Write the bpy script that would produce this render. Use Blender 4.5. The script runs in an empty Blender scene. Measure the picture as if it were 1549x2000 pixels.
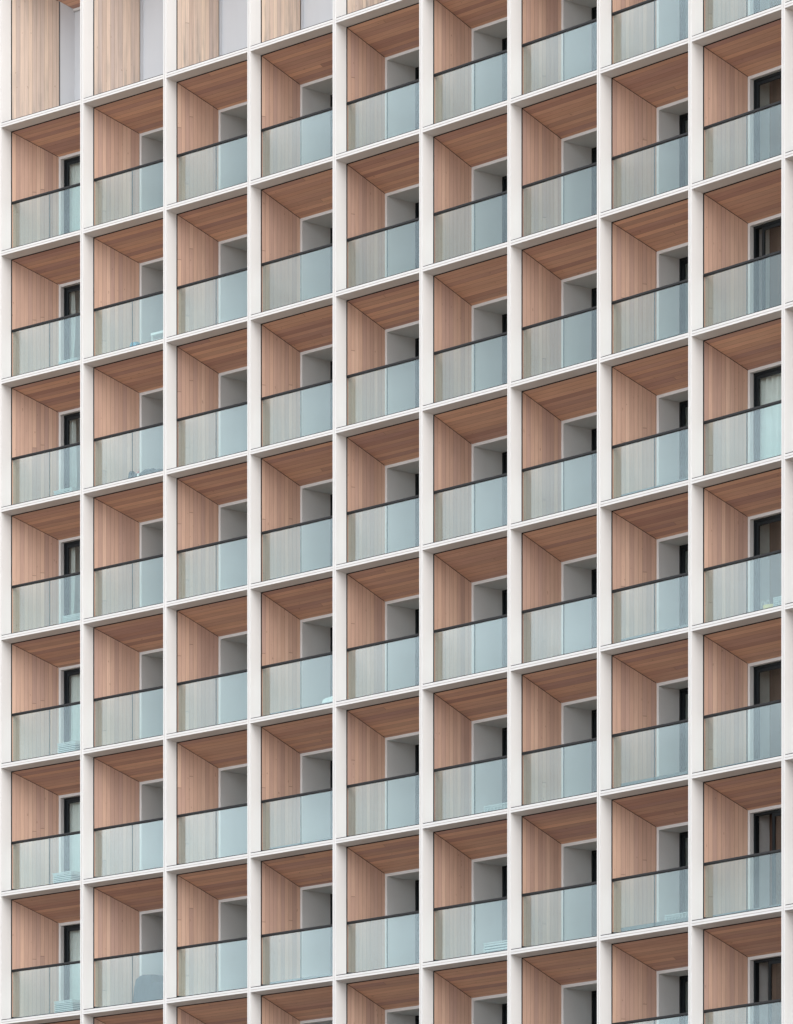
import bpy, math, random
from mathutils import Vector, Matrix

# ------------------------------------------------------------------ scene, camera, sky, sun
S = bpy.context.scene
COL = S.collection
CAM_Z = 1.7
cam_d = bpy.data.cameras.new("camera")
cam = bpy.data.objects.new("camera", cam_d); COL.objects.link(cam)
cam.location = (0, 0, CAM_Z); cam.rotation_euler = (math.radians(90), 0, 0)
cam_d.sensor_fit = 'HORIZONTAL'; cam_d.sensor_width = 36.0
cam_d.lens = 36.0 * 10386.6 / 1549.0
cam_d.shift_y = (3281.8 - 1000.0) / 1549.0
cam_d.clip_start = 0.5; cam_d.clip_end = 20000
S.camera = cam

SUN_EL, SUN_AZ = 42.0, 158.0          # azimuth clockwise from +Y (the camera looks along +Y)
SKY_STRENGTH, SUN_STRENGTH, EXPOSURE = 0.13, 0.8, 0.65
DARK_GROUND_W = 48.0  # width of the added dark strip that cuts ground bounce
w = bpy.data.worlds.new("World"); S.world = w; w.use_nodes = True
nt = w.node_tree; nt.nodes.clear()
out = nt.nodes.new('ShaderNodeOutputWorld'); bg = nt.nodes.new('ShaderNodeBackground')
sky = nt.nodes.new('ShaderNodeTexSky'); sky.sky_type = 'NISHITA'; sky.sun_disc = False
sky.sun_elevation = math.radians(SUN_EL); sky.sun_rotation = math.radians(SUN_AZ)
sky.air_density = 1.0; sky.dust_density = 4.0; sky.ozone_density = 1.0; sky.altitude = 50
hs = nt.nodes.new('ShaderNodeHueSaturation'); hs.inputs['Saturation'].default_value = 0.34
tc = nt.nodes.new('ShaderNodeTexCoord'); mp = nt.nodes.new('ShaderNodeMapping')
mp.inputs['Scale'].default_value = (1.6, 1.6, 5.0)
cn = nt.nodes.new('ShaderNodeTexNoise'); cn.inputs['Scale'].default_value = 3.2; cn.inputs['Detail'].default_value = 7
cn.inputs['Roughness'].default_value = 0.55
cr = nt.nodes.new('ShaderNodeMapRange'); cr.inputs['From Min'].default_value = 0.38; cr.inputs['From Max'].default_value = 0.64
cr.inputs['To Min'].default_value = 0.35; cr.inputs['To Max'].default_value = 1.0
mx = nt.nodes.new('ShaderNodeMix'); mx.data_type = 'RGBA'
mx.inputs['B'].default_value = (11.8, 12.6, 13.4, 1)        # lit cloud, before the sky strength
nt.links.new(sky.outputs[0], hs.inputs['Color'])
nt.links.new(tc.outputs['Generated'], mp.inputs['Vector']); nt.links.new(mp.outputs[0], cn.inputs['Vector'])
nt.links.new(cn.outputs['Fac'], cr.inputs['Value'])
nt.links.new(hs.outputs[0], mx.inputs['A']); nt.links.new(cr.outputs[0], mx.inputs['Factor'])
nt.links.new(mx.outputs['Result'], bg.inputs['Color'])
bg.inputs['Strength'].default_value = SKY_STRENGTH
nt.links.new(bg.outputs[0], out.inputs['Surface'])

sun_d = bpy.data.lights.new("sun", 'SUN'); sun_d.energy = SUN_STRENGTH; sun_d.angle = math.radians(45)
sun_d.color = (1.0, 0.96, 0.90)
sun = bpy.data.objects.new("sun", sun_d); COL.objects.link(sun)
az, el = math.radians(SUN_AZ), math.radians(SUN_EL)
sdir = Vector((math.sin(az) * math.cos(el), math.cos(az) * math.cos(el), math.sin(el)))
sun.rotation_euler = sdir.to_track_quat('Z', 'Y').to_euler(); sun.location = (0, -50, 120)

vs = S.view_settings
S.display_settings.display_device = 'sRGB'
vs.view_transform = 'Standard'; vs.look = 'None'; vs.gamma = 1.0; vs.exposure = EXPOSURE
vs.use_curve_mapping = False
S.render.engine = 'CYCLES'
S.cycles.max_bounces = 12; S.cycles.transparent_max_bounces = 24
S.cycles.diffuse_bounces = 5; S.cycles.glossy_bounces = 5

# ------------------------------------------------------------------ material helpers
class NT:
    def __init__(self, name):
        self.m = bpy.data.materials.new(name); self.m.use_nodes = True
        self.t = self.m.node_tree; self.t.nodes.clear()
        self.o = self.t.nodes.new('ShaderNodeOutputMaterial')
    def n(self, kind, **kw):
        nd = self.t.nodes.new('ShaderNode' + kind)
        for k, v in kw.items(): setattr(nd, k, v)
        return nd
    def l(self, a, b): self.t.links.new(a, b)
    def val(self, x, sock):
        if hasattr(x, 'is_output'): self.l(x, sock)
        else: sock.default_value = x
    def math(self, op, a, b=None, c=None):
        nd = self.n('Math', operation=op)
        self.val(a, nd.inputs[0])
        if b is not None: self.val(b, nd.inputs[1])
        if c is not None: self.val(c, nd.inputs[2])
        return nd.outputs[0]
    def mixc(self, f, a, b, blend='MIX'):
        nd = self.n('Mix', data_type='RGBA', blend_type=blend)
        self.val(f, nd.inputs['Factor']); self.val(a, nd.inputs['A']); self.val(b, nd.inputs['B'])
        return nd.outputs['Result']
    def ramp(self, f, stops):
        nd = self.n('ValToRGB'); cr = nd.color_ramp
        while len(cr.elements) < len(stops): cr.elements.new(0.5)
        for e, (p, c) in zip(cr.elements, stops): e.position = p; e.color = (*c, 1)
        self.val(f, nd.inputs[0]); return nd.outputs[0]
    def noise(self, vec, scale, detail=3, rough=0.5):
        nd = self.n('TexNoise'); nd.inputs['Scale'].default_value = scale
        nd.inputs['Detail'].default_value = detail; nd.inputs['Roughness'].default_value = rough
        if vec is not None: self.l(vec, nd.inputs['Vector'])
        return nd.outputs['Fac']
    def xyz(self, x, y, z):
        nd = self.n('CombineXYZ'); self.val(x, nd.inputs[0]); self.val(y, nd.inputs[1]); self.val(z, nd.inputs[2])
        return nd.outputs[0]
    def white(self, vec):
        nd = self.n('TexWhiteNoise', noise_dimensions='3D'); self.l(vec, nd.inputs['Vector']); return nd.outputs['Value']
    def principled(self, color, rough=0.5, spec=0.5, metallic=0.0, bump=None, bump_d=0.002, bump_s=0.5):
        p = self.n('BsdfPrincipled')
        self.val(color if not isinstance(color, tuple) else (*color, 1), p.inputs['Base Color'])
        self.val(rough, p.inputs['Roughness']); p.inputs['Specular IOR Level'].default_value = spec
        p.inputs['Metallic'].default_value = metallic
        if bump is not None:
            b = self.n('Bump'); b.inputs['Distance'].default_value = bump_d; b.inputs['Strength'].default_value = bump_s
            self.l(bump, b.inputs['Height']); self.l(b.outputs[0], p.inputs['Normal'])
        self.l(p.outputs[0], self.o.inputs[0]); return self.m

def painted(name, color, rough=0.55, var=0.05, scale=1.3, spec=0.35, speck=0.0):
    """Powder coated or rendered surface: faint cloudy unevenness, rain streaks, fine grain."""
    k = NT(name); g = k.n('NewGeometry').outputs['Position']
    mpn = k.n('Mapping'); mpn.inputs['Scale'].default_value = (3.0, 3.0, 0.35); k.l(g, mpn.inputs['Vector'])
    a = k.noise(g, scale, 4); st = k.noise(mpn.outputs[0], 2.2, 4, 0.6)
    f = k.math('ADD', k.math('MULTIPLY', k.math('SUBTRACT', a, 0.5), 2 * var), k.math('MULTIPLY', k.math('SUBTRACT', st, 0.5), 1.6 * var))
    if speck:
        f = k.math('ADD', f, k.math('MULTIPLY', k.math('SUBTRACT', k.noise(g, 60, 2, 0.7), 0.5), speck))
    f = k.math('ADD', f, 1.0)
    c = k.n('VectorMath', operation='SCALE'); c.inputs[0].default_value = color; k.l(f, c.inputs['Scale'])
    return k.principled(c.outputs[0], rough, spec, bump=k.noise(g, 90, 2), bump_d=0.001, bump_s=0.25)

def boards(name, tones, width, seam_col, joint_p=0.22, weather=0.0, seam_f=0.6):
    """Timber lining.  UV in metres: u across the boards, v along them.  Every board of every balcony gets its own tone."""
    k = NT(name); uv = k.n('UVMap', uv_map='UVMap').outputs[0]
    s = k.n('SeparateXYZ'); k.l(uv, s.inputs[0]); u, v = s.outputs[0], s.outputs[1]
    oi = k.n('ObjectInfo'); rnd = k.math('MULTIPLY', oi.outputs['Random'], 91.7); oidx = oi.outputs['Object Index']
    q = k.math('DIVIDE', u, width); i = k.math('FLOOR', q); fr = k.math('FRACT', q)
    h0 = k.white(k.xyz(i, rnd, 1.3))
    # end joint, the same place on every floor of a column
    jp = k.white(k.xyz(i, oidx, 7.7)); has = k.math('LESS_THAN', k.white(k.xyz(i, oidx, 3.1)), joint_p)
    jv = k.math('ADD', k.math('MULTIPLY', jp, 1.9), 0.55)
    av = k.math('ABSOLUTE', v)
    below = k.math('MULTIPLY', k.math('GREATER_THAN', av, jv), has)
    h = k.math('FRACT', k.math('ADD', h0, k.math('MULTIPLY', below, 0.37)))
    col = k.ramp(h, tones)
    gx = k.xyz(k.math('MULTIPLY', u, 60.0), k.math('ADD', k.math('MULTIPLY', v, 2.2), k.math('MULTIPLY', h0, 53.0)), rnd)
    gr = k.noise(gx, 1.0, 5, 0.65)
    gx2 = k.xyz(k.math('MULTIPLY', u, 14.0), k.math('ADD', k.math('MULTIPLY', v, 0.9), k.math('MULTIPLY', h0, 31.0)), rnd)
    gr2 = k.noise(gx2, 1.0, 3, 0.6)
    f = k.math('ADD', k.math('MULTIPLY', gr, 0.34), k.math('MULTIPLY', gr2, 0.30)); f = k.math('ADD', f, 0.68)
    sc = k.n('VectorMath', operation='SCALE'); k.l(col, sc.inputs[0]); k.l(f, sc.inputs['Scale']); col = sc.outputs[0]
    # small knots
    kn = k.noise(k.xyz(k.math('MULTIPLY', u, 22.0), k.math('MULTIPLY', v, 7.0), k.math('ADD', rnd, k.math('MULTIPLY', i, 3.7))), 1.0, 1, 0.4)
    col = k.mixc(k.math('MULTIPLY', k.math('GREATER_THAN', kn, 0.775), 0.45), col, (0.16, 0.085, 0.05, 1))
    if weather:
        sn = k.noise(k.xyz(k.math('MULTIPLY', u, 9.0), k.math('MULTIPLY', v, 0.7), rnd), 1.0, 4, 0.6)
        low = k.n('MapRange'); low.inputs['From Min'].default_value = 2.2; low.inputs['From Max'].default_value = 3.5; k.l(av, low.inputs['Value'])
        stn = k.n('MapRange'); stn.inputs['From Min'].default_value = 0.5; stn.inputs['From Max'].default_value = 0.72
        stn.inputs['To Max'].default_value = weather; k.l(sn, stn.inputs['Value'])
        col = k.mixc(k.math('MULTIPLY', stn.outputs[0], k.math('ADD', k.math('MULTIPLY', low.outputs[0], 0.8), 0.25)), col, (0.27, 0.245, 0.225, 1))
    seam = k.math('GREATER_THAN', k.math('ABSOLUTE', k.math('SUBTRACT', fr, 0.5)), 0.5 - 0.0033 / width)
    js = k.math('MULTIPLY', k.math('LESS_THAN', k.math('ABSOLUTE', k.math('SUBTRACT', av, jv)), 0.007), has)
    gap = k.math('MAXIMUM', seam, js)
    col = k.mixc(k.math('MULTIPLY', gap, seam_f), col, (*seam_col, 1))
    hgt = k.math('SUBTRACT', k.math('MULTIPLY', gr, 0.15), gap)
    return k.principled(col, 0.62, 0.3, bump=hgt, bump_d=0.003, bump_s=0.5)

def glass(name, tint, refl, f0, rough=0.0):
    """One face of a pane: Schlick reflection over a tinted see-through body."""
    k = NT(name); ge = k.n('NewGeometry')
    d = k.n('VectorMath', operation='DOT_PRODUCT'); k.l(ge.outputs['Incoming'], d.inputs[0]); k.l(ge.outputs['Normal'], d.inputs[1])
    c = k.math('SUBTRACT', 1.0, k.math('ABSOLUTE', d.outputs['Value']))
    f = k.math('ADD', f0, k.math('MULTIPLY', k.math('POWER', c, 5.0), 1.0 - f0))
    t = k.n('BsdfTransparent'); t.inputs[0].default_value = (*tint, 1)
    g = k.n('BsdfGlossy'); g.inputs[0].default_value = (*refl, 1); g.inputs['Roughness'].default_value = rough
    wv = k.noise(ge.outputs['Position'], 0.9, 2)
    b = k.n('Bump'); b.inputs['Distance'].default_value = 0.004; b.inputs['Strength'].default_value = 0.10
    k.l(wv, b.inputs['Height']); k.l(b.outputs[0], g.inputs['Normal'])
    m = k.n('MixShader'); k.l(f, m.inputs[0]); k.l(t.outputs[0], m.inputs[1]); k.l(g.outputs[0], m.inputs[2])
    k.l(m.outputs[0], k.o.inputs[0]); return k.m

def plain(name, color, rough=0.5, spec=0.4, metallic=0.0, var=0.08, scale=8.0):
    k = NT(name); g = k.n('NewGeometry').outputs['Position']
    f = k.math('ADD', k.math('MULTIPLY', k.math('SUBTRACT', k.noise(g, scale, 4), 0.5), 2 * var), 1.0)
    c = k.n('VectorMath', operation='SCALE'); c.inputs[0].default_value = color; k.l(f, c.inputs['Scale'])
    return k.principled(c.outputs[0], rough, spec, metallic)

# board tones: tan and mauve brown cedar on walls and ceilings, bleached timber at the top
WARM = [(0.0, (0.411, 0.261, 0.206)), (0.2, (0.517, 0.332, 0.247)), (0.42, (0.442, 0.284, 0.227)), (0.62, (0.557, 0.361, 0.265)), (0.8, (0.479, 0.303, 0.227)), (1.0, (0.592, 0.394, 0.295))]
CEIL = [(0.0, (0.415, 0.233, 0.186)), (0.22, (0.636, 0.37, 0.25)), (0.45, (0.439, 0.257, 0.212)), (0.66, (0.699, 0.412, 0.277)), (0.85, (0.489, 0.293, 0.218)), (1.0, (0.626, 0.364, 0.245))]
PALE = [(0.0, (0.498, 0.377, 0.308)), (0.25, (0.635, 0.497, 0.402)), (0.5, (0.476, 0.377, 0.328)), (0.75, (0.688, 0.538, 0.421)), (1.0, (0.571, 0.437, 0.357))]
M = {
    'white': painted('white powder coat', (0.705, 0.69, 0.675), 0.5, 0.035),
    'joint': plain('joint sealant', (0.54, 0.49, 0.465), 0.8),
    'gap': plain('dark joint', (0.012, 0.012, 0.014), 0.9),
    'wall': boards('timber wall lining', WARM, 0.0965, (0.12, 0.07, 0.05)),
    'ceil': boards('timber ceiling lining', CEIL, 0.099, (0.06, 0.03, 0.02), 0.16, 0.0, 0.42),
    'pale': boards('weathered timber lining', PALE, 0.0965, (0.17, 0.125, 0.10), 0.15, 1.0),
    'render': painted('grey white render', (0.655, 0.655, 0.65), 0.8, 0.03, 1.0, 0.2, 0.12),
    'panel': painted('pale grey cement panel', (0.60, 0.615, 0.64), 0.8, 0.035, 0.8, 0.2, 0.05),
    'frame': plain('dark window frame', (0.009, 0.013, 0.016), 0.5, 0.25),
    'rail': plain('anodised handrail', (0.005, 0.005, 0.006), 0.4, 0.28, 0.0),
    'glass': glass('balustrade glass', (0.880, 0.953, 0.943), (0.87, 0.965, 1.0), 0.092),
    'pane': glass('window glass', (0.93, 0.965, 0.955), (0.9, 0.98, 1.0), 0.042),
    'floor': plain('balcony floor', (0.42, 0.42, 0.41), 0.8),
    'edge': plain('floor edge trim', (0.13, 0.14, 0.145), 0.7),
    'room': plain('room wall', (0.62, 0.63, 0.63), 0.9),
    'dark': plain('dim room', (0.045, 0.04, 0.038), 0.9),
    'brown': boards('room timber panel', [(0, (0.10, 0.055, 0.04)), (0.5, (0.13, 0.075, 0.055)), (1, (0.085, 0.05, 0.04))], 0.11, (0.02, 0.012, 0.01), 0.0),
    'cloth': plain('curtain cloth', (0.84, 0.86, 0.86), 0.9, 0.1),
}

# ------------------------------------------------------------------ mesh helpers
class MB:
    def __init__(self): self.v = []; self.f = []; self.m = []; self.uv = []; self.mats = []; self.sm = []
    def mi(self, m):
        if m not in self.mats: self.mats.append(m)
        return self.mats.index(m)
    def face(self, pts, mat, uvs=None, smooth=False):
        b = len(self.v); self.v += [tuple(p) for p in pts]; self.f.append(tuple(range(b, b + len(pts))))
        self.m.append(self.mi(mat)); self.uv.append(uvs or [(0, 0)] * len(pts)); self.sm.append(smooth)
    def box(self, x0, x1, y0, y1, z0, z1, mat):
        p = [(x0, y0, z0), (x1, y0, z0), (x1, y1, z0), (x0, y1, z0), (x0, y0, z1), (x1, y0, z1), (x1, y1, z1), (x0, y1, z1)]
        for q in ((3, 2, 1, 0), (4, 5, 6, 7), (0, 1, 5, 4), (1, 2, 6, 5), (2, 3, 7, 6), (3, 0, 4, 7)):
            self.face([p[i] for i in q], mat)
    def extrude_x(self, prof, x0, x1, mats, caps=None):
        """prof: closed loop of (y, z), walked so that faces look outwards; mats: one material per edge."""
        n = len(prof)
        for i in range(n):
            a, b = prof[i], prof[(i + 1) % n]
            self.face([(x0, *a), (x0, *b), (x1, *b), (x1, *a)], mats[i] if isinstance(mats, (list, tuple)) else mats)
        if caps:
            self.face([(x0, *p) for p in reversed(prof)], caps); self.face([(x1, *p) for p in prof], caps)
    def extrude_z(self, prof, z0, z1, mats, caps=None):
        n = len(prof)
        for i in range(n):
            a, b = prof[i], prof[(i + 1) % n]
            self.face([(*a, z0), (*b, z0), (*b, z1), (*a, z1)], mats[i] if isinstance(mats, (list, tuple)) else mats)
        if caps:
            self.face([(*p, z0) for p in reversed(prof)], caps); self.face([(*p, z1) for p in prof], caps)
    def mesh(self, name):
        me = bpy.data.meshes.new(name); me.from_pydata(self.v, [], self.f)
        for k in self.mats: me.materials.append(M[k] if isinstance(k, str) else k)
        uvl = me.uv_layers.new(name='UVMap'); i = 0
        for p, mi, uvs, s in zip(me.polygons, self.m, self.uv, self.sm):
            p.material_index = mi; p.use_smooth = s
            for j, _ in enumerate(p.loop_indices): uvl.data[p.loop_start + j].uv = uvs[j]
        me.update(); return me

def link(name, mesh, parent=None, matrix=None, idx=0):
    o = bpy.data.objects.new(name, mesh); COL.objects.link(o)
    if parent: o.parent = parent
    if matrix is not None: o.matrix_local = matrix
    o.pass_index = idx
    return o
def tag(o, label=None, cat=None, group=None, kind=None):
    if label: o['label'] = label
    if cat: o['category'] = cat
    if group: o['group'] = group
    if kind: o['kind'] = kind
    return o

# ------------------------------------------------------------------ layout of the gently curved facade
H, W = 3.0, 2.78945
A0, DA = 0.754098, 0.0179442
Z0 = CAM_Z + 36.3513                       # underside of the topmost cross beam
C_MIN, C_MAX, ROWS = -1, 9, 8
NODE = {0: Vector((-9.25653, 124.49102, 0))}
for c in range(0, C_MAX + 2):
    a = A0 + DA * c; NODE[c + 1] = NODE[c] + Vector((math.cos(a), -math.sin(a), 0)) * W
for c in range(0, C_MIN - 1, -1):
    a = A0 + DA * (c - 1); NODE[c - 1] = NODE[c] - Vector((math.cos(a), -math.sin(a), 0)) * W
def frame_of(c, z=0.0, half=False):
    a = A0 + DA * (c - (0.5 if half else 0))
    m = Matrix.Rotation(-a, 4, 'Z'); m.translation = NODE[c] + Vector((0, 0, z)); return m
def line_z(L): return Z0 - H * L
CW = W - 0.10                              # clear width between pier fronts
LX, LY, LZ = 0.048, 0.2715, -0.047         # pier and beam cheeks splay inwards this much
WY, WX, WZ = 0.285, 0.066, -0.066          # where the timber starts
YB, ZB = 1.22, -0.572                      # where it ends, at the window surround
XB = {-1: 0.66, 0: 0.672, 1: 0.60, 2: 0.433, 3: 0.323, 4: 0.276, 5: 0.241, 6: 0.264, 7: 0.406, 8: 0.364, 9: 0.36}
RV = {-1: 0.12, 0: 0.12, 1: 0.88, 2: 0.88, 3: 0.88, 4: 0.865, 5: 0.86, 6: 0.83, 7: 0.60, 8: 0.115, 9: 0.115}
FE = {7: 0.085, 3: 0.05, 8: 0.04}          # height of the floor edge above the rail base, where it differs
FLOOR = -H + 0.185

B = bpy.data.objects.new('apartment_building', None); COL.objects.link(B)
tag(B, 'pale curved apartment block with a white grid facade and timber lined balconies', 'building')

# ------------------------------------------------------------------ piers and cross beams
TOP = 3.66
def pier_mesh():
    b = MB(); g = 0.0055; zt, zb = TOP + 0.35, -(Z0) + 0.02
    pr = [(-0.05 - LX - 0.05, LY), (-0.10, 0), (-0.05 - g, 0), (-0.05 - g, 0.011), (-0.05 + g, 0.011), (-0.05 + g, 0), (0, 0), (LX, LY), (LX, LY + 0.03), (-0.05 - LX - 0.05, LY + 0.03)]
    mats = ['white', 'white', 'joint', 'joint', 'joint', 'white', 'white', 'gap', 'gap', 'gap']
    b.extrude_z(pr, zb, zt, mats, 'white'); return b.mesh('pier')
PM = pier_mesh()
for c in range(C_MIN, C_MAX + 2):
    link('pier', PM, B, frame_of(c, Z0, True), c + 2)

def beam_mesh():
    b = MB(); g = 0.0055
    pr = [(LY, LZ), (0, 0), (0, 0.047 - g), (0.010, 0.047 - g), (0.010, 0.047 + g), (0, 0.047 + g), (0, 0.098), (0.012, 0.098), (0.012, 0.116), (0.235, 0.116),
          (0.235, 0.136), (LY, 0.136), (LY, 0.098)]
    pr = list(reversed(pr))
    # edges follow the reversed order
    def mat(a, c):
        s = {a, c}
        if (LY, LZ) in s and (0, 0) in s: return 'white'
        if a[0] == 0 and c[0] == 0: return 'white'
        if a[1] in (0.047 - g, 0.047 + g): return 'joint'
        if a[0] == 0.012 and c[0] == 0.012: return 'gap'
        if a == (LY, 0.098) or c == (LY, 0.098): return 'gap' if (LY, LZ) in s else 'white'
        if a[1] == 0.116 and c[1] == 0.116: return 'gap'
        return 'white'
    mats = [mat(pr[i], pr[(i + 1) % len(pr)]) for i in range(len(pr))]
    b.extrude_x(pr, 0.0, CW, mats); return b.mesh('slab_edge')
BM = beam_mesh()
for c in range(C_MIN, C_MAX + 1):
    for L in range(0, ROWS + 1):
        link('slab_edge', BM, B, frame_of(c, line_z(L)), c + 2)
    link('parapet', BM, B, frame_of(c, Z0 + TOP), c + 2)

# ------------------------------------------------------------------ balconies
def quad_uv(b, p, mat, u, v):
    b.face(p, mat, [(u[0], v[0]), (u[1], v[1]), (u[2], v[2]), (u[3], v[3])])
def wall_faces(b, c, mat, zbot, zf, zbk, right, yb=YB, xb=None):
    xb = XB[c] if xb is None else xb; d = math.hypot(xb - WX, yb - WY)
    # left wall faces right, right wall faces left; boards run vertically
    if right:
        quad_uv(b, [(CW - WX, WY, zf), (CW - WX, WY, zbot), (CW - xb, yb, zbot), (CW - xb, yb, zbk)], mat,
                (4, 4, 4 + d, 4 + d), (zf, zbot, zbot, zbk))
    else:
        quad_uv(b, [(WX, WY, zbot), (WX, WY, zf), (xb, yb, zbk), (xb, yb, zbot)], mat, (0, 0, d, d), (zbot, zf, zbk, zbot))
    # thickness at the front edge of the lining
    for s in ((1,) if right else (0,)):
        xa, xc = (WX, WX - 0.02) if s == 0 else (CW - WX, CW - WX + 0.02)
        p = [(xa, WY, zbot), (xc, WY + .001, zbot), (xc, WY + .001, zf + .02), (xa, WY, zf)]
        b.face(p if s else p[::-1], 'gap')
def ceil_faces(b, c, mat, zf, zbk, yb=YB, xb=None):
    xb = XB[c] if xb is None else xb; d = math.hypot(zbk - zf, yb - WY); e = 0.012
    quad_uv(b, [(WX + e, WY, zf), (CW - WX - e, WY, zf), (CW - xb - e, yb, zbk), (xb + e, yb, zbk)], mat, (0, 0, d, d),
            (WX, CW - WX, CW - xb, xb))

def lining_gap(b, c, zf, zbk, zbot, yb, xb):
    """Dark carcass behind the timber, seen only through the open joints."""
    o = 0.022
    b.face([(LX - .004, LY + .005, zbot), (LX - .004, LY + .005, zf + .4), (xb - o, yb + .0, zbk + .4), (xb - o, yb, zbot)], 'gap')
    b.face([(CW - LX + .004, LY + .005, zf + .4), (CW - LX + .004, LY + .005, zbot), (CW - xb + o, yb, zbot), (CW - xb + o, yb, zbk + .4)], 'gap')
    b.face([(0, LY + .005, zf + o), (CW, LY + .005, zf + o), (CW, yb, zbk + o), (0, yb, zbk + o)], 'gap')

RAIL_Z = -H + 1.275
def rounded(prof_w, prof_h, r, n=4):
    pts = []
    for cx, cz, a0 in ((prof_w / 2 - r, -prof_h / 2 + r, -90), (prof_w / 2 - r, prof_h / 2 - r, 0), (-prof_w / 2 + r, prof_h / 2 - r, 90), (-prof_w / 2 + r, -prof_h / 2 + r, 180)):
        for k in range(n + 1):
            t = math.radians(a0 + 90 * k / n); pts.append((cx + r * math.cos(t), cz + r * math.sin(t)))
    return pts

def column_meshes(c):
    xb, rv = XB[c], RV[c]; r = {}
    fl = FLOOR + FE.get(c, 0.0)
    b = MB()                                                  # carcass: slab with its front edge, dark backing
    b.box(0.055, CW - 0.055, 0.36, YB + rv + 0.2, -H + 0.02, FLOOR, 'floor')
    b.box(0.056, CW - 0.056, 0.350, 0.359, -H + 0.03, FLOOR - 0.002, 'edge')
    if c in FE: b.box(WX + 0.16, CW - WX - 0.02, 0.375, 0.43, FLOOR - 0.01, fl, 'edge')
    lining_gap(b, c, WZ, ZB, FLOOR - 0.15, YB, xb)
    r['balcony'] = b.mesh('balcony')
    b = MB(); wall_faces(b, c, 'wall', FLOOR + 0.012, WZ - 0.004, ZB - 0.006, False); r['wall_cladding'] = b.mesh('wall_cladding')
    b = MB(); wall_faces(b, c, 'wall', FLOOR + 0.012, WZ - 0.004, ZB - 0.006, True); r['side_lining'] = b.mesh('side_lining')
    b = MB(); ceil_faces(b, c, 'ceil', WZ, ZB); r['ceiling_cladding'] = b.mesh('ceiling_cladding')
    # glass: two panes with an open joint, in front of the lining
    b = MB(); gx0, gx1, mid = LX + 0.045, CW - LX - 0.045, CW / 2
    for x0, x1 in ((gx0, mid - 0.010), (mid + 0.010, gx1)):
        b.box(x0, x1, 0.290, 0.304, -H + 0.125, RAIL_Z - 0.02, 'glass')
    b.box(mid - 0.010, mid + 0.010, 0.2925, 0.3015, -H + 0.125, RAIL_Z - 0.03, 'joint2')
    r['glass_balustrade'] = b.mesh('glass_balustrade')
    b = MB(); pr = rounded(0.062, 0.062, 0.018); n = len(pr)
    for i in range(n):
        a, d = pr[i], pr[(i + 1) % n]
        b.face([(LX + 0.004, 0.297 + a[0], RAIL_Z + a[1]), (LX + 0.004, 0.297 + d[0], RAIL_Z + d[1]), (CW - LX - 0.004, 0.297 + d[0], RAIL_Z + d[1]), (CW - LX - 0.004, 0.297 + a[0], RAIL_Z + a[1])][::-1], 'rail', smooth=True)
    b.face([(LX + 0.004, 0.297 + a[0], RAIL_Z + a[1]) for a in pr], 'rail'); b.face([(CW - LX - 0.004, 0.297 + a[0], RAIL_Z + a[1]) for a in pr][::-1], 'rail')
    r['handrail'] = b.mesh('handrail')
    # window surround: white face with a square reveal behind it
    fw = 0.065; x0, x1, y, z1 = xb, CW - xb, YB - 0.004, ZB
    b = MB(); i0, i1, iz = x0 + fw, x1 - fw, z1 - fw
    b.face([(x0, y, FLOOR), (i0, y, FLOOR), (i0, y, iz), (x0, y, z1)], 'surround')
    b.face([(x0, y, z1), (i0, y, iz), (i1, y, iz), (x1, y, z1)], 'surround')
    b.face([(x1, y, z1), (i1, y, iz), (i1, y, FLOOR), (x1, y, FLOOR)], 'surround')
    yr = YB + rv
    b.face([(i0, y, FLOOR), (i0, yr, FLOOR), (i0, yr, iz), (i0, y, iz)], 'render')
    b.face([(i0, y, iz), (i0, yr, iz), (i1, yr, iz), (i1, y, iz)], 'render')
    b.face([(i1, y, iz), (i1, yr, iz), (i1, yr, FLOOR), (i1, y, FLOOR)], 'render')
    r['window_surround'] = b.mesh('window_surround')
    return r

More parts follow.
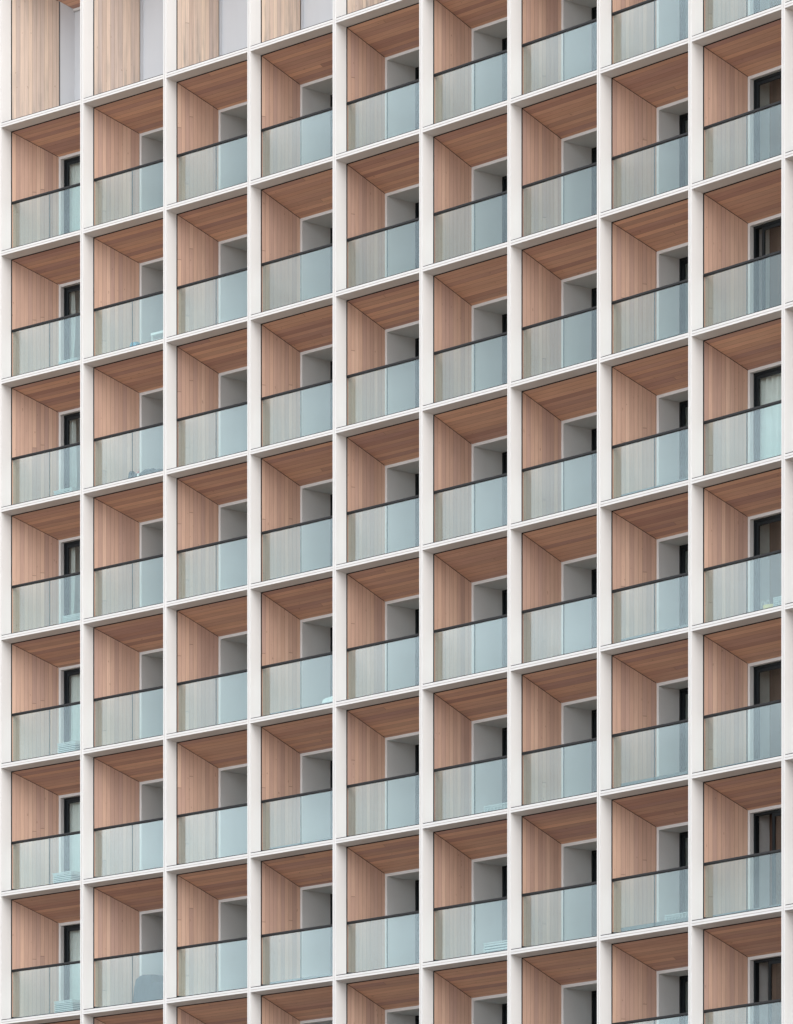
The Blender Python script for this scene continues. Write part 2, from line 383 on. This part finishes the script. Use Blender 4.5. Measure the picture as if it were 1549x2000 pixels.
def door_meshes(c, leaf):
    """leaf: where the outer leaf's free stile stands, as a share of the opening; 0.5 is shut."""
    xb, rv = XB[c], RV[c]; fw = 0.065; i0, i1, iz = xb + fw, CW - xb - fw, ZB - fw; y = YB + rv
    r = {}; f = 0.05; b = MB()
    b.box(i0 - .01, i0 + f, y - .02, y + .09, FLOOR, iz + .01, 'frame'); b.box(i1 - f, i1 + .01, y - .02, y + .09, FLOOR, iz + .01, 'frame')
    b.box(i0 + f, i1 - f, y - .018, y + .09, iz - f, iz + .008, 'frame'); b.box(i0 + f, i1 - f, y - .018, y + .09, FLOOR, FLOOR + 0.05, 'frame')
    s = 0.075; wl = (i1 - i0 - 2 * f) / 2 + 0.04
    def sash(x, yy, head=True):
        zt = iz - f - 0.002
        b.box(x, x + s, yy, yy + .035, FLOOR + .052, zt, 'frame'); b.box(x + wl - s, x + wl, yy, yy + .035, FLOOR + .052, zt, 'frame')
        b.box(x + s, x + wl - s, yy + .001, yy + .034, zt - s, zt, 'frame'); b.box(x + s, x + wl - s, yy + .001, yy + .034, FLOOR + .052, FLOOR + .052 + s, 'frame')
        return (x + s, x + wl - s, yy + .012, FLOOR + .052 + s, zt - s)
    ps = [sash(i0 + f + 0.002 + leaf, y + .005), sash(i1 - f - 0.002 - wl, y + .045)]
    r['sliding_door'] = b.mesh('sliding_door')
    b = MB()
    for x0, x1, yy, z0, z1 in ps: b.box(x0 - .004, x1 + .004, yy, yy + .008, z0 - .004, z1 + .004, 'pane')
    r['window_pane'] = b.mesh('window_pane')
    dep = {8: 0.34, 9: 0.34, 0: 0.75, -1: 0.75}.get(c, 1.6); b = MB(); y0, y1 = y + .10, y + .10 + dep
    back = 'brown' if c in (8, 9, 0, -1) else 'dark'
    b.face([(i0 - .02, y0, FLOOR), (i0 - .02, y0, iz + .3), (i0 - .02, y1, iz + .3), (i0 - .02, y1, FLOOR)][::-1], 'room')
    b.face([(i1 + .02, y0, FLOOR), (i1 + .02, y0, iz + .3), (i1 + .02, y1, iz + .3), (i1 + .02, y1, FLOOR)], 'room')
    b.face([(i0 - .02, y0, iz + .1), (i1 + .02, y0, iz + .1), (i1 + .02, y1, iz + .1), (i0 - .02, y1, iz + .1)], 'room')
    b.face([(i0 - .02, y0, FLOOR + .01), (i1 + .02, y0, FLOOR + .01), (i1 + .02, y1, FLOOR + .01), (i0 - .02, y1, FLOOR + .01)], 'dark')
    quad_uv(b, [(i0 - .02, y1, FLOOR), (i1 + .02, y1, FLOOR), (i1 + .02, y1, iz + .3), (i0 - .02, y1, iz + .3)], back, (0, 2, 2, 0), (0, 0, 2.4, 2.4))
    r['room_lining'] = b.mesh('room_lining')
    return r

M['joint2'] = plain('glass joint', (0.12, 0.17, 0.19), 0.4)
M['surround'] = painted('window surround coat', (0.66, 0.65, 0.64), 0.6, 0.03)
ORDER = ('wall_cladding', 'side_lining', 'ceiling_cladding', 'window_surround', 'sliding_door', 'window_pane', 'room_lining', 'glass_balustrade', 'handrail')
for c in range(0, C_MAX + 1):
    cm = column_meshes(c); shut = door_meshes(c, 0.0)
    opened = {2: door_meshes(c, 0.17), 6: door_meshes(c, 0.48), 7: door_meshes(c, 0.36)} if c == 8 else {}
    for row in range(ROWS):
        bal = link('balcony', cm['balcony'], B, frame_of(c, line_z(row)), c + 2)
        dm = opened.get(row, shut)
        for nm in ORDER:
            link(nm, cm.get(nm) or dm[nm], bal, None, c + 2)

# ------------------------------------------------------------------ tall top storey behind the uppermost beam
def loggia_meshes(c):
    xb = XB[c]; r = {}; zt = TOP; fl = 0.06; dn = 0.28 if c == 0 else 0.03; yb2 = YB + dn; k = (xb - WX) / (YB - WY); xb2 = xb + k * dn
    zbk2 = zt + WZ + (ZB - WZ) * (yb2 - WY) / (YB - WY)
    b = MB(); lining_gap(b, c, zt + WZ, zt + ZB, fl, YB, xb); b.box(0.055, CW - 0.055, 0.36, yb2 + .2, -0.02, fl, 'floor'); r['loggia'] = b.mesh('loggia')
    for nm, rt in (('wall_cladding', False), ('side_lining', True)):
        b = MB(); wall_faces(b, c, 'pale', fl + 0.01, zt + WZ - .004, zt + ZB - .006, rt)
        b.uv = [[(p[0], p[1] - zt) for p in u] for u in b.uv]       # v runs down from the top, weathering sits low
        r[nm] = b.mesh(nm)
    b = MB(); ceil_faces(b, c, 'ceil', zt + WZ, zbk2, yb2, xb2)
    b.box(xb2, CW - xb2, yb2 - .001, yb2 + .05, zbk2 - .055, zbk2 - .001, 'surround'); r['ceiling_cladding'] = b.mesh('ceiling_cladding')
    b = MB(); g = 0.022
    b.face([(xb + g, YB, fl), (xb + g, YB, zt + ZB), (xb2, yb2 + .06, zbk2 + .2), (xb2, yb2 + .06, fl)], 'panel')
    b.face([(CW - xb - g, YB, zt + ZB), (CW - xb - g, YB, fl), (CW - xb2, yb2 + .06, fl), (CW - xb2, yb2 + .06, zbk2 + .2)], 'panel')
    b.face([(xb2, yb2 + .06, fl), (xb2, yb2 + .06, zbk2 + .2), (CW - xb2, yb2 + .06, zbk2 + .2), (CW - xb2, yb2 + .06, fl)], 'panel')
    if c == 0: b.box(xb - .002, xb + .03, YB + .004, YB + .012, fl, zt + ZB - .01, 'gap')
    r['rear_panel'] = b.mesh('rear_panel'); return r
for c in range(0, C_MAX + 1):
    lm = loggia_meshes(c); lg = link('loggia', lm['loggia'], B, frame_of(c, Z0), c + 2)
    for nm in ('wall_cladding', 'side_lining', 'ceiling_cladding', 'rear_panel'): link(nm, lm[nm], lg, None, c + 2)

# ------------------------------------------------------------------ body of the building behind and below the grid
b = MB(); zb = line_z(ROWS)
for c in range(C_MIN, C_MAX + 1):
    f0 = frame_of(c); f1 = frame_of(c + 1)
    p, q = f0 @ Vector((-.05, 0.34, 0)), f1 @ Vector((-.05, 0.34, 0)); P, Q = f0 @ Vector((-.05, 14, 0)), f1 @ Vector((-.05, 14, 0))
    p2, q2 = f0 @ Vector((-.05, 3.4, 0)), f1 @ Vector((-.05, 3.4, 0)); zt = Z0 + TOP + .3
    def at(v, z): return (v.x, v.y, z)
    b.face([at(p, 0), at(q, 0), at(q, zb - .1), at(p, zb - .1)], 'render')
    b.face([at(p2, zb - .1), at(q2, zb - .1), at(q2, zt), at(p2, zt)], 'render')
    b.face([at(p, zb - .1), at(q, zb - .1), at(q2, zb - .1), at(p2, zb - .1)], 'render')
    b.face([at(p, zt), at(q, zt), at(Q, zt), at(P, zt)], 'render')
    b.face([at(P, 0), at(Q, 0), at(Q, zt), at(P, zt)], 'render')
    if c == C_MIN: b.face([at(p, 0), at(P, 0), at(P, zt), at(p, zt)], 'render')
    if c == C_MAX: b.face([at(q, 0), at(Q, 0), at(Q, zt), at(q, zt)], 'render')
link('rear_wall', b.mesh('rear_wall'), B)

# ------------------------------------------------------------------ ground
M['ground'] = plain('pale paving', (0.28, 0.20, 0.14), 0.9, 0.2, 0, 0.12, 0.05)
b = MB(); b.face([(-4000, -4000, 0), (4000, -4000, 0), (4000, 4000, 0), (-4000, 4000, 0)], 'ground')
tag(link('ground', b.mesh('ground')), kind='structure')

# ------------------------------------------------------------------ added unseen dark ground strip, lessens bounce on the lower beam undersides
M['added_dark_ground'] = plain('dark ground', (0.052, 0.045, 0.039), 0.95, 0.2, 0, 0.15, 0.4)
b = MB()
for c in range(C_MIN - 12, C_MAX + 14):
    a = A0 + DA * c
    def nd(k):
        if k in NODE: return NODE[k]
        p = NODE[C_MAX + 1].copy() if k > C_MAX else NODE[C_MIN].copy()
        rng = range(C_MAX + 1, k) if k > C_MAX else range(C_MIN - 1, k - 1, -1)
        for j in rng: p += (1 if k > C_MAX else -1) * Vector((math.cos(A0 + DA * j), -math.sin(A0 + DA * j), 0)) * W
        return p
    p, q = nd(c), nd(c + 1)
    def off(v, k, d): t = A0 + DA * (k - 0.5); return (v.x - math.sin(t) * d, v.y - math.cos(t) * d, 0.004)
    b.face([off(p, c, 1.0), off(p, c, DARK_GROUND_W), off(q, c + 1, DARK_GROUND_W), off(q, c + 1, 1.0)], 'added_dark_ground')
tag(link('added_dark_ground', b.mesh('added_dark_ground')), kind='structure')

# ------------------------------------------------------------------ things on the balconies
def thing(name, label, cat, c, row, x, y, group=None, z=FLOOR):
    o = bpy.data.objects.new(name, None); COL.objects.link(o)
    o.matrix_local = frame_of(c, line_z(row)) @ Matrix.Translation((x, y, z))
    return tag(o, label, cat, group)

M['wicker'] = plain('pale wicker', (0.52, 0.555, 0.56), 0.7, 0.3, 0, 0.15, 30)
M['liner'] = plain('basket lining', (0.09, 0.11, 0.115), 0.9)
def basket(name, label, cat, c, row, x0, x1, y0, d, h, style, group, pitch=0.042):
    t = thing(name, label, cat, c, row, (x0 + x1) / 2, y0 + d / 2, group); hw, hd = (x1 - x0) / 2, d / 2
    b = MB(); rnd = random.Random(c * 100 + row)
    if style in ('woven', 'both'):
        n = max(3, int(h / pitch))
        for i in range(n):
            z = 0.02 + i * (h - 0.03) / n; hh = (h - 0.03) / n * (0.5 if style == 'woven' else 0.36); o = 0.004 * (i % 2)
            b.box(-hw + o, hw - o, -hd + o, -hd + 0.014 + o, z, z + hh, 'wicker'); b.box(-hw + o, hw - o, hd - 0.014 - o, hd - o, z, z + hh, 'wicker')
            b.box(hw - 0.014 - o, hw - o, -hd + 0.015 + o, hd - 0.015 - o, z + .001, z + hh, 'wicker'); b.box(-hw + o, -hw + .014 + o, -hd + 0.015 + o, hd - 0.015 - o, z + .001, z + hh, 'wicker')
    if style in ('slats', 'both'):
        n = int((x1 - x0) / 0.045)
        for i in range(n + 1):
            x = -hw + 0.006 + i * (2 * hw - 0.03) / n; ht = h - 0.02 - (rnd.random() * 0.012 if style == 'slats' else 0)
            wv = 0.016 if style == 'slats' else 0.012
            b.box(x, x + wv, -hd - 0.003, -hd + 0.009, 0.012, ht, 'wicker'); b.box(x, x + wv, hd - 0.009, hd + 0.003, 0.012, ht, 'wicker')
        n = max(3, int(d / 0.05))
        for i in range(n + 1):
            y = -hd + 0.02 + i * (2 * hd - 0.055) / n
            b.box(hw - 0.009, hw + 0.003, y, y + 0.014, 0.012, h - 0.02, 'wicker'); b.box(-hw - 0.003, -hw + 0.009, y, y + 0.014, 0.012, h - 0.02, 'wicker')
    link('weave', b.mesh('weave'), t)
    b = MB(); b.box(-hw + 0.02, hw - 0.02, -hd + 0.02, hd - 0.02, 0.004, h - 0.06, 'liner'); link('lining', b.mesh('lining'), t)
    b = MB(); e = 0.02; z0, z1 = h - 0.018, h
    b.box(-hw - .004, hw + .004, -hd - .004, -hd + e, z0, z1, 'wicker'); b.box(-hw - .004, hw + .004, hd - e, hd + .004, z0, z1, 'wicker')
    b.box(-hw - .0038, -hw + e, -hd + e, hd - e, z0, z1, 'wicker'); b.box(hw - e, hw + .0038, -hd + e, hd - e, z0, z1, 'wicker')
    link('rim', b.mesh('rim'), t); return t
G = 'storage baskets in the leftmost column of balconies'
basket('storage_basket', 'pale woven box on the lowest balcony of the leftmost column', 'basket', 0, 6, 1.277, 1.913, 0.50, 0.50, 0.283, 'woven', G)
basket('storage_basket', 'pale woven box, second from the bottom of the leftmost column', 'basket', 0, 5, 1.227, 1.856, 0.50, 0.50, 0.275, 'woven', G)
basket('storage_basket', 'tall pale woven box, third from the bottom of the leftmost column', 'basket', 0, 4, 1.387, 1.994, 0.50, 0.50, 0.282, 'woven', G)
basket('storage_basket', 'pale lattice box half hidden by the pier, fourth from the bottom in the leftmost column', 'basket', 0, 3, 1.570, 2.2, 0.50, 0.45, 0.225, 'both', G)
basket('storage_basket', 'pale woven box beside a slim curtain, third balcony down in the leftmost column', 'basket', 0, 2, 1.260, 1.892, 0.50, 0.50, 0.185, 'woven', G)
basket('storage_basket', 'low pale lattice box, second balcony down in the leftmost column', 'basket', 0, 1, 1.427, 2.053, 0.50, 0.40, 0.175, 'both', G)
G = 'slatted racks in the right hand columns'
basket('slatted_crate', 'low pale rack of upright slats in the sixth column from the left', 'crate', 5, 5, 1.319, 2.06, 0.60, 0.35, 0.195, 'slats', G)
basket('slatted_crate', 'pale crate of level slats in the sixth column from the left', 'crate', 5, 6, 1.287, 2.03, 0.60, 0.40, 0.257, 'woven', G, 0.055)
basket('slatted_crate', 'low pale rack of upright slats in the eighth column, near the bottom edge', 'crate', 7, 6, 1.337, 2.06, 0.60, 0.35, 0.245, 'slats', G)
basket('grid_crate', 'white grid sided crate beside the yellow basket in the rightmost column', 'crate', 8, 4, 1.80, 2.15, 0.60, 0.35, 0.285, 'both', None)

# yellow basket with two wire handles
M['yellow'] = plain('yellow basket', (0.75, 0.60, 0.22), 0.6); M['wire'] = plain('white wire', (0.75, 0.76, 0.74), 0.4)
t = thing('yellow_basket', 'shallow yellow basket with two looped handles in the rightmost column', 'basket', 8, 4, 1.565, 0.72)
b = MB(); n = 20
def oval(rx, ry, z): return [(rx * math.cos(2 * math.pi * i / n), ry * math.sin(2 * math.pi * i / n), z) for i in range(n)]
rings = [oval(.135, .10, .07), oval(.165, .125, .185), oval(.155, .115, .185), oval(.125, .09, .085)]
for a, d in zip(rings, rings[1:]):
    for i in range(n): b.face([a[i], a[(i + 1) % n], d[(i + 1) % n], d[i]], 'yellow', smooth=True)
b.face(rings[0][::-1], 'yellow'); b.face(rings[3], 'yellow')
b.box(-.10, .10, -.07, .07, 0, .071, 'liner'); link('body', b.mesh('body'), t)
def tube(b, pts, r, mat, n=6):
    pts = [Vector(p) for p in pts]; rg = []
    for i, p in enumerate(pts):
        d = (pts[min(i + 1, len(pts) - 1)] - pts[max(i - 1, 0)]).normalized(); s = d.orthogonal().normalized(); u = d.cross(s)
        if i and (s.dot(ps) < 0): s, u = -s, -u
        ps = s; rg.append([p + (s * math.cos(2 * math.pi * k / n) + u * math.sin(2 * math.pi * k / n)) * r for k in range(n)])
    for a, d in zip(rg, rg[1:]):
        for k in range(n): b.face([a[k], a[(k + 1) % n], d[(k + 1) % n], d[k]], mat, smooth=True)
for sx in (-1, 1):
    b = MB(); tube(b, [(sx * .07 + .05 * math.cos(math.pi * k / 10), -.12, .175 + .085 * math.sin(math.pi * k / 10)) for k in range(11)], .005, 'wire'); link('handle', b.mesh('handle'), t)

# furniture under a dark cover
M['cover'] = plain('dark furniture cover', (0.004, 0.018, 0.030), 0.75, 0.3, 0, 0.25, 6)
def lump(name, label, cat, c, row, x0, x1, y, dy, hfun, mat, seed=1, group=None, nx=26, ny=14, crease=0.015):
    """Closed cloth covered shape with a height profile along x."""
    t = thing(name, label, cat, c, row, (x0 + x1) / 2, y, group); b = MB(); r = random.Random(seed); hw = (x1 - x0) / 2
    def pt(i, j):
        s, q = i / nx, j / ny; x = -hw + 2 * hw * s; a = math.pi * q
        yy = -dy * math.copysign(abs(math.cos(a)) ** 0.35, math.cos(a)); e = min(1.0, min(s, 1 - s) * 14 + 0.02) ** 0.5
        z = hfun(s) * (abs(math.sin(a)) ** 0.28) * e
        k = crease * (math.sin(17 * s + 5 * q + seed) + math.sin(31 * s - 9 * q + 2 * seed)) * math.sin(a)
        return (x + k * .5, yy + k, max(0.0, z + k * (1 if z > .08 else 0)))
    for i in range(nx):
        for j in range(ny): b.face([pt(i, j), pt(i + 1, j), pt(i + 1, j + 1), pt(i, j + 1)], mat, smooth=True)
    for i in (0, nx):
        loop = [pt(i, j) for j in range(ny + 1)]; b.face(loop if i == 0 else loop[::-1], mat)
    b.face([pt(0, 0), pt(0, ny), pt(nx, ny), pt(nx, 0)], mat)
    me = b.mesh(name); link('cover' if mat == 'cover' else 'body', me, t); return t
def seat_h(s):
    if s < 0.10: return 0.585 + s * 0.5
    if s < 0.55: return 0.635 + 0.03 * math.sin((s - .1) / .45 * math.pi)
    if s < 0.66: return 0.63 - (s - .55) * 1.5
    if s < 0.80: return 0.47 + (s - .66) * .1
    return 0.46
lump('covered_armchair', 'bulky balcony furniture under a dark teal cover in the second column', 'chair', 1, 6, 1.085, 2.02, 0.86, 0.30, seat_h, 'cover', 3)
lump('bag', 'dark slumped bag against the timber wall in the second column', 'bag', 1, 2, 0.884, 1.20, 0.70, 0.12, lambda s: 0.30 - 0.09 * s - 0.05 * math.sin(math.pi * s), 'cover', 5, 'dark bags on one balcony', 14, 10)
lump('bag', 'long dark humped bag in front of the window in the second column', 'bag', 1, 2, 1.255, 1.92, 0.74, 0.16, lambda s: 0.20 + 0.055 * math.sin(math.pi * min(1, s * 1.4)), 'cover', 9, 'dark bags on one balcony', 20, 10)
M['blue'] = plain('blue plastic', (0.10, 0.30, 0.42), 0.6); M['red'] = plain('red cap', (0.55, 0.10, 0.09), 0.5); M['plastic'] = plain('white plastic', (0.78, 0.79, 0.78), 0.45)
t = thing('container', 'small white container with a red top between the two dark bags', 'container', 1, 2, 1.215, 0.60)
b = MB(); ring = [(.028, 0), (.03, .02), (.03, .15), (.018, .18), (.018, .19)]; n = 12
for (r0, z0), (r1, z1) in zip(ring, ring[1:]):
    for i in range(n):
        a, d = 2 * math.pi * i / n, 2 * math.pi * (i + 1) / n
        b.face([(r0 * math.cos(a), r0 * math.sin(a), z0), (r0 * math.cos(d), r0 * math.sin(d), z0), (r1 * math.cos(d), r1 * math.sin(d), z1), (r1 * math.cos(a), r1 * math.sin(a), z1)], 'plastic', smooth=True)
link('body', b.mesh('body'), t); b = MB(); ring = [(.024, .185), (.026, .23), (.012, .238)]
for (r0, z0), (r1, z1) in zip(ring, ring[1:]):
    for i in range(n):
        a, d = 2 * math.pi * i / n, 2 * math.pi * (i + 1) / n
        b.face([(r0 * math.cos(a), r0 * math.sin(a), z0), (r0 * math.cos(d), r0 * math.sin(d), z0), (r1 * math.cos(d), r1 * math.sin(d), z1), (r1 * math.cos(a), r1 * math.sin(a), z1)], 'red', smooth=True)
b.face([(.012 * math.cos(2 * math.pi * i / n), .012 * math.sin(2 * math.pi * i / n), .238) for i in range(n)], 'red'); link('cap', b.mesh('cap'), t)

# low white table with a shelf, blue bag, white tray
t = thing('side_table', 'low white side table at the right end of a balcony in the second column', 'table', 1, 1, 1.80, 0.82)
b = MB(); b.box(-.23, .23, -.16, .16, .30, .355, 'plastic'); link('table_top', b.mesh('table_top'), t)
b = MB(); b.box(-.20, .20, -.13, .13, .17, .195, 'plastic'); link('shelf', b.mesh('shelf'), t)
for sx in (-1, 1):
    for sy in (-1, 1):
        b = MB(); b.box(sx * .205 - .012, sx * .205 + .012, sy * .135 - .012, sy * .135 + .012, 0, .301, 'plastic'); link('leg', b.mesh('leg'), t)
lump('blue_bag', 'small blue bag lying at the foot of the glass in the second column', 'bag', 1, 1, 1.05, 1.27, 0.56, 0.08, lambda s: 0.20 - 0.02 * s, 'blue', 4, None, 12, 8)
lump('white_bag', 'flat white bundle at the right end of a balcony in the fourth column', 'bundle', 3, 4, 1.77, 2.2, 0.60, 0.09, lambda s: 0.175 + 0.03 * min(1, s * 2), 'plastic', 7, None, 16, 8)

# ------------------------------------------------------------------ curtains inside the doors
def curtain(c, row, x0, x1, label, y=None, folds=0.09, flare=0.0, top=-0.70):
    y = YB + RV[c] + 0.15 if y is None else y
    o = bpy.data.objects.new('curtain', None); COL.objects.link(o)
    o.matrix_local = frame_of(c, line_z(row)) @ Matrix.Translation((x0, y, FLOOR + 0.02)); tag(o, label, 'curtain', 'curtains behind the balcony doors')
    b = MB(); hh = top - FLOOR - 0.02; n = max(10, int((x1 - x0) / 0.010)); r = random.Random(c * 31 + row); ph = r.random() * 6; nz = 8
    def p(i, k, t):
        s = i / n; q = k / nz; xx = s * (x1 - x0) + flare * (1 - q) ** 1.5 * (s - .3)
        yy = 0.06 * math.sin(xx / folds * 2 * math.pi + ph + 0.5 * math.sin(3.1 * xx + ph)) * (0.7 + 0.3 * (1 - q)) + 0.01 * math.sin(17 * xx + ph)
        return (xx, yy + t, q * hh)
    for t, fl in ((0, 0), (0.004, 1)):
        for i in range(n):
            for k in range(nz):
                f = [p(i, k, t), p(i + 1, k, t), p(i + 1, k + 1, t), p(i, k + 1, t)]; b.face(f[::-1] if fl else f, 'cloth', smooth=True)
    link('fabric', b.mesh('fabric'), o)
    b = MB(); b.box(-.01, max(.25, x1 - x0), .035, .050, hh - .012, hh + .006, 'frame'); link('rail', b.mesh('curtain_rail'), o)
curtain(0, 0, 0.81, 1.55, 'pale curtain in the leftmost column, on its topmost glazed balcony')
curtain(0, 1, 0.80, 0.885, 'narrow pale curtain flaring downwards, second balcony down in the leftmost column', flare=0.10)
curtain(0, 2, 0.80, 0.915, 'slim pale curtain above the woven box, third balcony down in the leftmost column', flare=0.03)
curtain(0, 3, 0.81, 0.90, 'slim pale curtain above the half hidden lattice box in the leftmost column', flare=0.06)
curtain(0, 4, 0.81, 1.55, 'wide pale curtain above the tall woven box in the leftmost column')
curtain(0, 5, 0.80, 1.55, 'wide pale curtain, second balcony from the bottom of the leftmost column')
curtain(0, 6, 0.82, 1.55, 'wide pale curtain on the lowest balcony of the leftmost column', flare=0.12)
curtain(8, 3, 0.44, 1.75, 'full width white pleated curtain in the rightmost column', folds=0.17)
